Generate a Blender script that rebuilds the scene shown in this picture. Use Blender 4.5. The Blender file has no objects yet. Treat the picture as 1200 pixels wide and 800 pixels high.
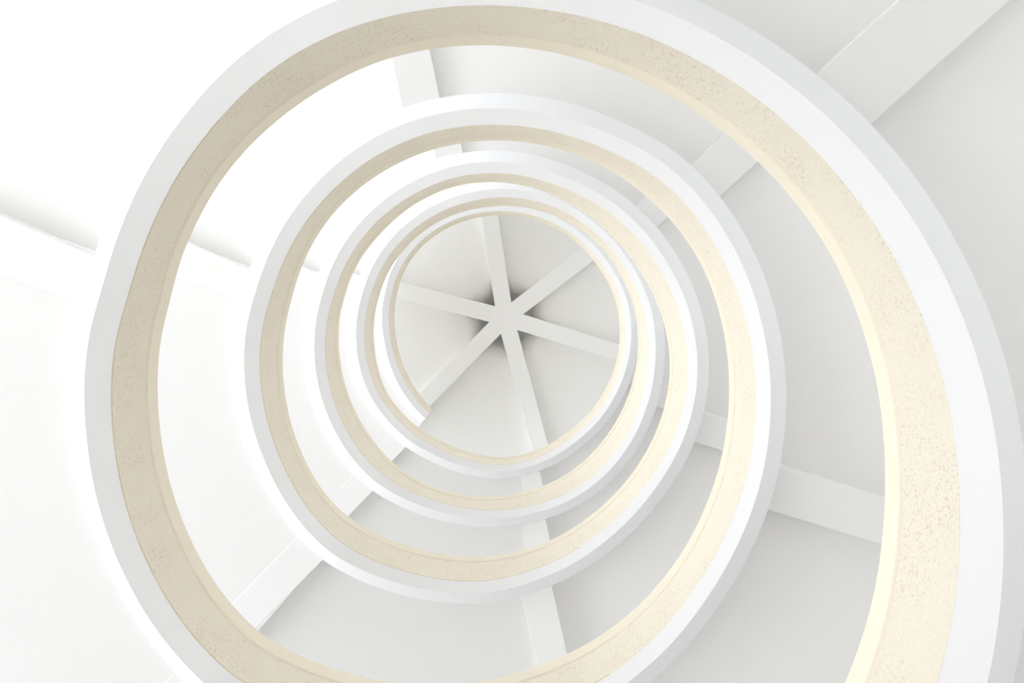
import bpy, bmesh, math
from math import sin, cos, pi, radians, floor
from mathutils import Matrix, Vector

# ------------------------------------------------------------------
# A white stairwell seen from the foot of its open well, looking up:
# a spiral ramp with a landing in every turn, its balustrade in
# cream roughcast, radial crossbeams under it, a ribbed ceiling on top.
# Lengths below are in well radii; S is the well radius in metres.
# ------------------------------------------------------------------
S = 2.5
EYE = 7.52                      # camera height above the floor, metres (an upper level of the well)
C = bpy.context.scene.collection
KN0 = -29.9 ; DK = 0.3
RB = [1.0467, 1.0368, 1.026, 1.017, 1.0112, 1.0166, 1.0417, 1.0641, 1.0687, 1.0575, 1.0405, 1.0295, 1.0253, 1.0202, 1.0197, 1.0318, 1.0245, 1.0128, 1.0075, 1.0048, 1.0165, 1.0183, 0.989, 0.9698, 0.9826, 1.0023, 1.0077, 1.0092, 1.0094, 1.0059, 1.0027, 1.0015, 1.0074, 1.0114, 1.006, 1.0038, 1.0122, 1.0119, 1.0203, 1.0381, 1.0514, 1.0466, 1.0268, 1.0052, 0.9983, 1.0022, 0.9987, 0.9984, 0.9997, 0.9985, 0.995, 0.9938, 0.9945, 0.9909, 0.9825, 0.9921, 0.9966, 1.0056, 1.0069, 0.995, 0.9833, 0.9892, 1.0083, 1.0149, 1.0007, 0.9934, 0.986, 0.9759, 0.9786, 0.9853, 0.9805, 0.9811, 0.9888, 0.9941, 0.9976, 1.0038, 1.0189, 1.0066, 0.9897, 0.9773, 0.9713, 0.9799, 1.005, 1.0227, 1.0216, 1.0108, 1.0013, 0.9989, 0.9928, 0.9911, 0.9992, 0.9891, 0.9926, 1.0065, 1.0067, 1.0069, 1.007, 1.0045, 1.0029, 0.9982, 0.9897, 0.9845, 0.9928, 1.0089, 1.0188, 1.0167]
RT = [1.0749, 1.0566, 1.0371, 1.0186, 1.0051, 1.0107, 1.0389, 1.0586, 1.0558, 1.0411, 1.026, 1.021, 1.0197, 1.0102, 1.0057, 1.0122, 1.0066, 0.9999, 0.9955, 1.0043, 1.0202, 1.0142, 0.9929, 0.9798, 0.9862, 0.987, 0.9813, 0.984, 0.987, 0.9801, 0.9762, 0.9685, 0.9734, 0.9817, 0.9862, 0.9857, 0.9837, 0.9757, 0.97, 0.9763, 0.9915, 1.0023, 1.0008, 0.9909, 0.9761, 0.9609, 0.9593, 0.9665, 0.981, 0.9832, 0.9734, 0.9784, 0.9812, 0.9702, 0.9554, 0.9404, 0.9389, 0.952, 0.9605, 0.956, 0.9546, 0.9604, 0.9769, 0.976, 0.9646, 0.9604, 0.9663, 0.954, 0.9487, 0.9541, 0.9611, 0.9683, 0.9702, 0.9745, 0.9818, 0.9868, 0.9857, 0.9794, 0.9599, 0.9457, 0.9443, 0.9596, 0.9798, 0.9947, 0.9972, 0.9885, 0.9807, 0.9789, 0.9681, 0.9654, 0.9757, 0.978, 0.9787, 0.9807, 0.9882, 0.988, 0.9828, 0.9814, 0.9809, 0.9691, 0.9567, 0.9571, 0.9727, 0.9953, 1.0114, 1.0154]
P0 = [1.7651, 0.2771, 0.3482, 0.0, 0.3202, 0.1498, 0.2463]
UK = [radians(a) for a in (40, 103, 160, 229, 284, 342)]
PITCH = sum(P0[1:])
HP = 0.2579                    # balustrade height
RO = 2.1                       # outer wall radius
SOF = 0.115                    # soffit above the lower edge of the edge beam
PH_START = radians(130.9 + 3*360)        # foot of the ramp
PH_END = radians(130.9 - 5*360)  # its top, at the far edge of the last landing


def zr(phi):
    """height of the balustrade's lower edge: sloping flights, level landings"""
    u = -phi
    n = floor(u/(2*pi)); v = u - n*2*pi
    if v < UK[0]:
        v += 2*pi; n -= 1
    pos = UK + [UK[0] + 2*pi]
    z = P0[0] + n*PITCH
    for k in range(6):
        a, b = pos[k], pos[k+1]
        if v >= b: z += P0[k+1]
        else:
            z += P0[k+1]*(v-a)/(b-a); break
    return z

def zs(phi):
    """the same, eased at the ends of each landing"""
    w = 0.07
    return (zr(phi-w) + 2*zr(phi-w/2) + 2*zr(phi) + 2*zr(phi+w/2) + zr(phi+w))/8

def cr(tab, phi):
    t = (phi - KN0)/DK
    t = max(0.0, min(len(tab)-1.001, t))
    i = int(t); f = t-i
    p = [tab[max(0, min(len(tab)-1, i+k))] for k in (-1, 0, 1, 2)]
    return 0.5*((2*p[1]) + (-p[0]+p[2])*f + (2*p[0]-5*p[1]+4*p[2]-p[3])*f*f
                + (-p[0]+3*p[1]-3*p[2]+p[3])*f**3)

def rb(phi): return cr(RB, phi)
def rt(phi): return min(cr(RT, phi), rb(phi)-0.012)
def r1(phi): return rb(phi) + 0.050 - 0.009*cos(phi) - 0.005*sin(phi) + 0.020*max(0.0, min(1.6, phi+1.0))
def r0(phi): return r1(phi) + 0.070 + 0.010*max(0.0, min(1.6, phi+1.0))

def pt(rho, phi, z):
    return Vector((rho*cos(phi)*S, rho*sin(phi)*S, z*S + EYE))

# ---------------------------------------------------------------- materials
def principled(name, col, rough=0.8, spec=0.3):
    m = bpy.data.materials.new(name); m.use_nodes = True
    b = m.node_tree.nodes['Principled BSDF']
    b.inputs['Base Color'].default_value = (*col, 1)
    b.inputs['Roughness'].default_value = rough
    b.inputs['Specular IOR Level'].default_value = spec
    return m, m.node_tree, b

def plaster(name, c1, c2, bump=0.08, scale=2.2):
    """painted plaster: faint broad tone changes and a fine trowelled bump"""
    m, nt, b = principled(name, c1, 0.75, 0.25)
    N, L = nt.nodes, nt.links
    tc = N.new('ShaderNodeTexCoord')
    n1 = N.new('ShaderNodeTexNoise'); n1.inputs['Scale'].default_value = scale; n1.inputs['Detail'].default_value = 5
    mx = N.new('ShaderNodeMix'); mx.data_type = 'RGBA'
    mx.inputs[6].default_value = (*c1, 1); mx.inputs[7].default_value = (*c2, 1)
    L.new(tc.outputs['Object'], n1.inputs['Vector']); L.new(n1.outputs['Fac'], mx.inputs[0])
    L.new(mx.outputs[2], b.inputs['Base Color'])
    n2 = N.new('ShaderNodeTexNoise'); n2.inputs['Scale'].default_value = 22; n2.inputs['Detail'].default_value = 4
    L.new(tc.outputs['Object'], n2.inputs['Vector'])
    bp = N.new('ShaderNodeBump'); bp.inputs['Strength'].default_value = bump; bp.inputs['Distance'].default_value = 0.02
    L.new(n2.outputs['Fac'], bp.inputs['Height']); L.new(bp.outputs['Normal'], b.inputs['Normal'])
    return m

def roughcast(name):
    """cream roughcast with pits and scattered brown grit"""
    m, nt, b = principled(name, (0.85, 0.76, 0.60), 0.9, 0.15)
    N, L = nt.nodes, nt.links
    tc = N.new('ShaderNodeTexCoord')
    big = N.new('ShaderNodeTexNoise'); big.inputs['Scale'].default_value = 1.3; big.inputs['Detail'].default_value = 3
    L.new(tc.outputs['Object'], big.inputs['Vector'])
    base = N.new('ShaderNodeMix'); base.data_type = 'RGBA'
    base.inputs[6].default_value = (0.96, 0.895, 0.77, 1); base.inputs[7].default_value = (0.945, 0.87, 0.735, 1)
    L.new(big.outputs['Fac'], base.inputs[0])
    gr = N.new('ShaderNodeTexNoise'); gr.inputs['Scale'].default_value = 58; gr.inputs['Detail'].default_value = 6; gr.inputs['Roughness'].default_value = 0.75
    L.new(tc.outputs['Object'], gr.inputs['Vector'])
    r1_ = N.new('ShaderNodeValToRGB'); r1_.color_ramp.elements[0].position = 0.34; r1_.color_ramp.elements[1].position = 0.47
    r1_.color_ramp.elements[0].color = (1, 1, 1, 1); r1_.color_ramp.elements[1].color = (0, 0, 0, 1)
    L.new(gr.outputs['Fac'], r1_.inputs['Fac'])
    patch = N.new('ShaderNodeTexNoise'); patch.inputs['Scale'].default_value = 3.0
    L.new(tc.outputs['Object'], patch.inputs['Vector'])
    pm = N.new('ShaderNodeMapRange'); pm.inputs['From Min'].default_value = 0.42; pm.inputs['From Max'].default_value = 0.62
    pm.inputs['To Min'].default_value = 0.24; pm.inputs['To Max'].default_value = 0.85
    L.new(patch.outputs['Fac'], pm.inputs['Value'])
    ml = N.new('ShaderNodeMath'); ml.operation = 'MULTIPLY'
    L.new(r1_.outputs['Color'], ml.inputs[0]); L.new(pm.outputs['Result'], ml.inputs[1])
    mx = N.new('ShaderNodeMix'); mx.data_type = 'RGBA'; mx.inputs[7].default_value = (0.62, 0.50, 0.35, 1)
    L.new(ml.outputs[0], mx.inputs[0]); L.new(base.outputs[2], mx.inputs[6])
    L.new(mx.outputs[2], b.inputs['Base Color'])
    bp = N.new('ShaderNodeBump'); bp.inputs['Strength'].default_value = 0.8; bp.inputs['Distance'].default_value = 0.014
    L.new(gr.outputs['Fac'], bp.inputs['Height']); L.new(bp.outputs['Normal'], b.inputs['Normal'])
    return m

M_SOF = plaster('white_soffit_plaster', (0.905, 0.892, 0.872), (0.89, 0.876, 0.855))
M_EDGE = plaster('white_edge_paint', (0.93, 0.93, 0.935), (0.92, 0.92, 0.925), 0.05)
M_BEAM = plaster('white_beam_paint', (0.915, 0.905, 0.89), (0.90, 0.89, 0.875), 0.05)
M_CEIL = plaster('ceiling_plaster', (0.89, 0.878, 0.845), (0.875, 0.862, 0.83), 0.06)
M_CEILB = plaster('ceiling_beam_paint', (0.92, 0.91, 0.885), (0.905, 0.895, 0.87), 0.05)
M_CAST = roughcast('cream_roughcast')
M_COPE = plaster('smooth_cream_render', (0.88, 0.815, 0.675), (0.865, 0.795, 0.65), 0.04)
M_WALL = plaster('wall_plaster', (0.92, 0.915, 0.90), (0.90, 0.895, 0.88))
M_FLOOR = plaster('floor_screed', (0.86, 0.83, 0.78), (0.83, 0.80, 0.75), 0.03)

# ---------------------------------------------------------------- meshes
def link(name, me, mat, parent=None, smooth=True):
    o = bpy.data.objects.new(name, me)
    me.materials.append(mat)
    C.objects.link(o)
    if parent: o.parent = parent
    return o

def sweep(name, a0, a1, prof, mat, parent=None, step=radians(2.0), sharp=28):
    """closed cross-section prof(phi) -> [(rho, z), ...] carried along the helix"""
    n = max(2, int(round(abs(a1-a0)/step)))
    bm = bmesh.new(); rings = []
    for i in range(n+1):
        ph = a0 + (a1-a0)*i/n
        rings.append([bm.verts.new(pt(r, ph, z)) for r, z in prof(ph)])
    k = len(rings[0])
    for i in range(n):
        for j in range(k):
            bm.faces.new((rings[i][j], rings[i][(j+1) % k], rings[i+1][(j+1) % k], rings[i+1][j]))
    bm.faces.new(rings[0][::-1]); bm.faces.new(rings[-1])
    bmesh.ops.recalc_face_normals(bm, faces=bm.faces)
    for f in bm.faces: f.smooth = True
    for e in bm.edges:
        if len(e.link_faces) == 2 and e.calc_face_angle(0) > radians(sharp): e.smooth = False
    me = bpy.data.meshes.new(name); bm.to_mesh(me); bm.free()
    return link(name, me, mat, parent)

def struct(o): o['kind'] = 'structure'; return o

# ---------------------------------------------------------------- the ramp
ramp = bpy.data.objects.new('spiral_ramp', None); C.objects.link(ramp)
ramp['label'] = 'white spiral ramp winding up around the open well, with a cream roughcast balustrade'
ramp['category'] = 'spiral ramp'

# edge beam: shallow V underside (inner band, outer band), upright outer face
def prof_edge(p):
    z = zs(p); R = rb(p)
    return [(R, z), (r1(p), z-0.033), (r0(p)-0.002, z+0.020), (r0(p), z+0.023), (r0(p), z+SOF+0.03), (R+0.012, z+SOF+0.03), (R+0.012, z+0.004)]
edge = sweep('edge_beam', PH_START, PH_END, prof_edge, M_EDGE, ramp)
edge['label'] = 'smooth white painted edge beam'

def prof_bal(p):
    z = zs(p); R = rb(p)
    K = R-rt(p)-0.006
    return [(R, z+0.0005), (R-0.001, z+0.006), (R-K, z+HP*0.70), (R+0.06, z+HP*0.70), (R+0.06, z+SOF+0.0305), (R+0.0118, z+SOF+0.0305), (R+0.0118, z+0.0045)]
bal = sweep('balustrade', PH_START, PH_END, prof_bal, M_CAST, ramp)
# worn ochre line where the roughcast meets the white paint
m_line = plaster('ochre_paint_edge', (0.62, 0.47, 0.27), (0.86, 0.80, 0.68), 0.1, 9.0)
bal.data.materials.append(m_line)
for f in bal.data.polygons[:-2]:
    c_ = f.center
    if f.index % 7 == 0 and 62 < math.degrees(math.atan2(c_.y, c_.x)) % 360 < 232: f.material_index = 1
bal['label'] = 'cream roughcast balustrade facing the well'

def prof_cope(p):
    z = zs(p); R = rb(p); T = rt(p); h0 = z+HP*0.702; h1 = z+HP
    return [(T+0.006, h0), (T+0.001, h0+0.004), (T, h0+0.010), (T, h1-0.006), (T+0.006, h1), (R+0.072, h1), (R+0.078, h1-0.006), (R+0.078, h0)]
cope = sweep('coping', PH_START, PH_END, prof_cope, M_COPE, ramp)
cope['label'] = 'smooth cream coping along the top of the balustrade'

def prof_slab(p):
    z = zs(p)
    return [(r0(p)+0.0005, z+SOF), (RO-0.004, z+SOF), (RO-0.004, z+SOF+0.08), (r0(p)+0.0005, z+SOF+0.08)]

def prof_landing(p):
    z = zr(p) - SOF + 0.0467       # the landings are deeper, almost flush with their beams
    return [(r0(p)+0.0005, z+SOF), (RO-0.004, z+SOF), (RO-0.004, z+SOF+0.08), (r0(p)+0.0005, z+SOF+0.08)]

BEAM_DEG = (17, 77.4, 134.3, 200.3, 258.3, 317.9)
for k in range(-3, 5):
    top = radians(203.7 - 360*(k+1)); end = radians(130.9 - 360*(k+1)); start = radians(130.9 - 360*k)
    sweep('flight_slab', start, top, prof_slab, M_SOF, ramp)
    o = sweep('landing_slab', top, end, prof_landing, M_SOF, ramp)

def crossbeam(deg, z_bot, z_top, r_in, r_out, width, mat, name, parent, cx=0.0, cy=0.0, zend=None):
    """plain radial beam with eased lower edges"""
    a = radians(deg); d = Vector((cos(a), sin(a), 0)); t = Vector((-sin(a), cos(a), 0))
    w = width/2; c = 0.0016
    sec = [(-w, z_top), (-w, z_bot+c), (-w+c, z_bot), (w-c, z_bot), (w, z_bot+c), (w, z_top)]
    bm = bmesh.new(); R_ = []
    n = 6
    for i in range(n+1):
        r = r_in + (r_out-r_in)*i/n
        R_.append([bm.verts.new(Vector((cx*S, cy*S, EYE)) + (d*r + t*x)*S + Vector((0, 0, z*S))) for x, z in sec])
    for i in range(n):
        for j in range(6):
            bm.faces.new((R_[i][j], R_[i][(j+1) % 6], R_[i+1][(j+1) % 6], R_[i+1][j]))
    bm.faces.new(R_[0]); bm.faces.new(R_[-1][::-1])
    bmesh.ops.recalc_face_normals(bm, faces=bm.faces)
    me = bpy.data.meshes.new(name); bm.to_mesh(me); bm.free()
    return link(name, me, mat, parent)

for k in range(-1, 6):
    for b in BEAM_DEG:
        deg = b - 360*k
        if deg > 150 or deg < 131-5*360: continue
        p = radians(deg)
        z = zr(p) if b in (134.3, 200.3) else zs(p)
        crossbeam(math.degrees(p), z+0.045, z+SOF+0.035, r0(p)-0.02, RO-0.006, 0.154, M_BEAM, 'crossbeam', ramp)

# ---------------------------------------------------------------- ceiling
ZC = 8.62                      # soffit of the ceiling
HX, HY = 0.015, -0.084
bm = bmesh.new(); rings = []
NS = 96
radii = [0.05, 0.09, 0.13, 0.17, 0.21, 0.26, 0.32, 0.42, 0.6, 0.9, 1.3, 1.7]
def rise(r): return 0.50*math.exp(-(r/0.21)**2)
for r in radii + [None]:
    ring = []
    for i in range(NS):
        a = 2*pi*i/NS
        if r is None: x, y, z = RO*1.04*cos(a), RO*1.04*sin(a), ZC
        else:
            f = 1 - r/1.9
            x, y, z = r*cos(a)+HX*f, r*sin(a)+HY*f, ZC+rise(r)
        ring.append(bm.verts.new((x*S, y*S, z*S+EYE)))
    rings.append(ring)
top = [[bm.verts.new((v.co.x, v.co.y, (ZC+0.6)*S+EYE)) for v in rings[-1]]]
for i in range(len(rings)-1):
    for j in range(NS):
        bm.faces.new((rings[i][j], rings[i][(j+1) % NS], rings[i+1][(j+1) % NS], rings[i+1][j]))
for j in range(NS):
    bm.faces.new((rings[-1][j], rings[-1][(j+1) % NS], top[0][(j+1) % NS], top[0][j]))
bm.faces.new(top[0]); bm.faces.new(rings[0])
bmesh.ops.recalc_face_normals(bm, faces=bm.faces)
for f in bm.faces: f.smooth = len(f.verts) == 4
for e in bm.edges:
    if len(e.link_faces) == 2 and e.calc_face_angle(0) > radians(35): e.smooth = False
me = bpy.data.meshes.new('ceiling'); bm.to_mesh(me); bm.free()
ceil = struct(link('ceiling', me, M_CEIL))
for deg in (17.2, 74.9, 134.4, 194.5, 261.2, 322.6):
    a = radians(deg)
    crossbeam(deg, ZC-0.085, ZC+0.004, 0.12, 1.9, 0.165, M_CEILB, 'ceiling_beam', ceil, HX, HY)
# the six ribs meet on a small hexagonal boss
CD = (17.2, 74.9, 134.4, 194.5, 261.2, 322.6)
bm = bmesh.new(); hb = []; ht = []
for i in range(6):
    a0, a1 = radians(CD[i]), radians(CD[(i+1) % 6] + (360 if i == 5 else 0))
    mid = (a0+a1)/2; rr = 0.0825/sin((a1-a0)/2)
    x, y = HX+rr*cos(mid), HY+rr*sin(mid)
    hb.append(bm.verts.new((x*S, y*S, (ZC-0.086)*S+EYE))); ht.append(bm.verts.new((x*S, y*S, (ZC+0.004)*S+EYE)))
bm.faces.new(hb); bm.faces.new(ht[::-1])
for i in range(6): bm.faces.new((hb[i], hb[(i+1) % 6], ht[(i+1) % 6], ht[i]))
bmesh.ops.recalc_face_normals(bm, faces=bm.faces)
me = bpy.data.meshes.new('ceiling_boss'); bm.to_mesh(me); bm.free()
link('ceiling_boss', me, M_CEILB, ceil)

# ---------------------------------------------------------------- walls, floor
def ring_wall(name, d0, d1, z0, z1, mat):
    n = int(abs(d1-d0)/3)
    bm = bmesh.new(); R_ = []
    for i in range(n+1):
        a = radians(d0+(d1-d0)*i/n)
        R_.append([bm.verts.new((r*cos(a)*S, r*sin(a)*S, z)) for r, z in ((RO, z0), (RO, z1), (RO+0.08, z1), (RO+0.08, z0))])
    for i in range(n):
        for j in range(4):
            bm.faces.new((R_[i][j], R_[i][(j+1) % 4], R_[i+1][(j+1) % 4], R_[i+1][j]))
    bm.faces.new(R_[0]); bm.faces.new(R_[-1][::-1])
    bmesh.ops.recalc_face_normals(bm, faces=bm.faces)
    me = bpy.data.meshes.new(name); bm.to_mesh(me); bm.free()
    return struct(link(name, me, mat))
ZT = ZC*S + EYE
# unseen outer wall: three piers and gaps, invented to shape the daylight
for nm, a, b in (('unseen_pier_back', -84, -54), ('unseen_pier_right', -16, 26), ('unseen_pier_front', 56, 106)):
    ring_wall(nm, a, b, 0, ZT, M_WALL)
bm = bmesh.new()
bmesh.ops.create_cone(bm, cap_ends=True, segments=96, radius1=(RO+0.08)*S, radius2=(RO+0.08)*S, depth=0.2)
bmesh.ops.translate(bm, verts=bm.verts, vec=(0, 0, -0.1))
me = bpy.data.meshes.new('floor'); bm.to_mesh(me); bm.free()
struct(link('floor', me, M_FLOOR))

# ---------------------------------------------------------------- daylight
w = bpy.data.worlds.new('World'); bpy.context.scene.world = w; w.use_nodes = True
N, L = w.node_tree.nodes, w.node_tree.links
bg = N['Background']
tc = N.new('ShaderNodeTexCoord')
dot = N.new('ShaderNodeVectorMath'); dot.operation = 'DOT_PRODUCT'
dv = Vector((-1.0, 0.10, -0.33)).normalized()
dot.inputs[1].default_value = dv
L.new(tc.outputs['Generated'], dot.inputs[0])
mr = N.new('ShaderNodeMapRange'); mr.interpolation_type = 'SMOOTHSTEP'
mr.inputs['From Min'].default_value = 0.83; mr.inputs['From Max'].default_value = 0.97
mr.inputs['To Min'].default_value = 1.65; mr.inputs['To Max'].default_value = 8.0
L.new(dot.outputs['Value'], mr.inputs['Value'])
d2 = N.new('ShaderNodeVectorMath'); d2.operation = 'DOT_PRODUCT'; d2.inputs[1].default_value = (0.05, -1.0, -0.25)
L.new(tc.outputs['Generated'], d2.inputs[0])
m2 = N.new('ShaderNodeMapRange'); m2.inputs['From Min'].default_value = -1; m2.inputs['From Max'].default_value = 1
m2.inputs['To Min'].default_value = -0.8; m2.inputs['To Max'].default_value = 0.8
L.new(d2.outputs['Value'], m2.inputs['Value'])
ad = N.new('ShaderNodeMath'); ad.operation = 'ADD'
L.new(mr.outputs['Result'], ad.inputs[0]); L.new(m2.outputs['Result'], ad.inputs[1])
L.new(ad.outputs[0], bg.inputs['Strength'])
bg.inputs['Color'].default_value = (0.935, 0.965, 1.0, 1)

# ---------------------------------------------------------------- camera
cx, cy, tx, ty = 0.1664, -0.3647, -0.0098, 0.0609
cam = bpy.data.cameras.new('camera'); co = bpy.data.objects.new('camera', cam); C.objects.link(co)
r_ = Vector((cos(tx), 0, -sin(tx)))
d_ = Vector((-sin(ty)*sin(tx), cos(ty), -sin(ty)*cos(tx)))
f_ = Vector((cos(ty)*sin(tx), sin(ty), cos(ty)*cos(tx)))
m = Matrix.Identity(4)
for i in range(3):
    m[i][0] = r_[i]; m[i][1] = -d_[i]; m[i][2] = -f_[i]
m[0][3] = cx*S; m[1][3] = cy*S; m[2][3] = EYE
co.matrix_world = m
cam.sensor_width = 36; cam.lens = 30.0; cam.clip_start = 0.05
bpy.context.scene.camera = co
vs = bpy.context.scene.view_settings
vs.view_transform = 'Standard'; vs.look = 'None'; vs.gamma = 1; vs.use_curve_mapping = False
vs.exposure = -0.70
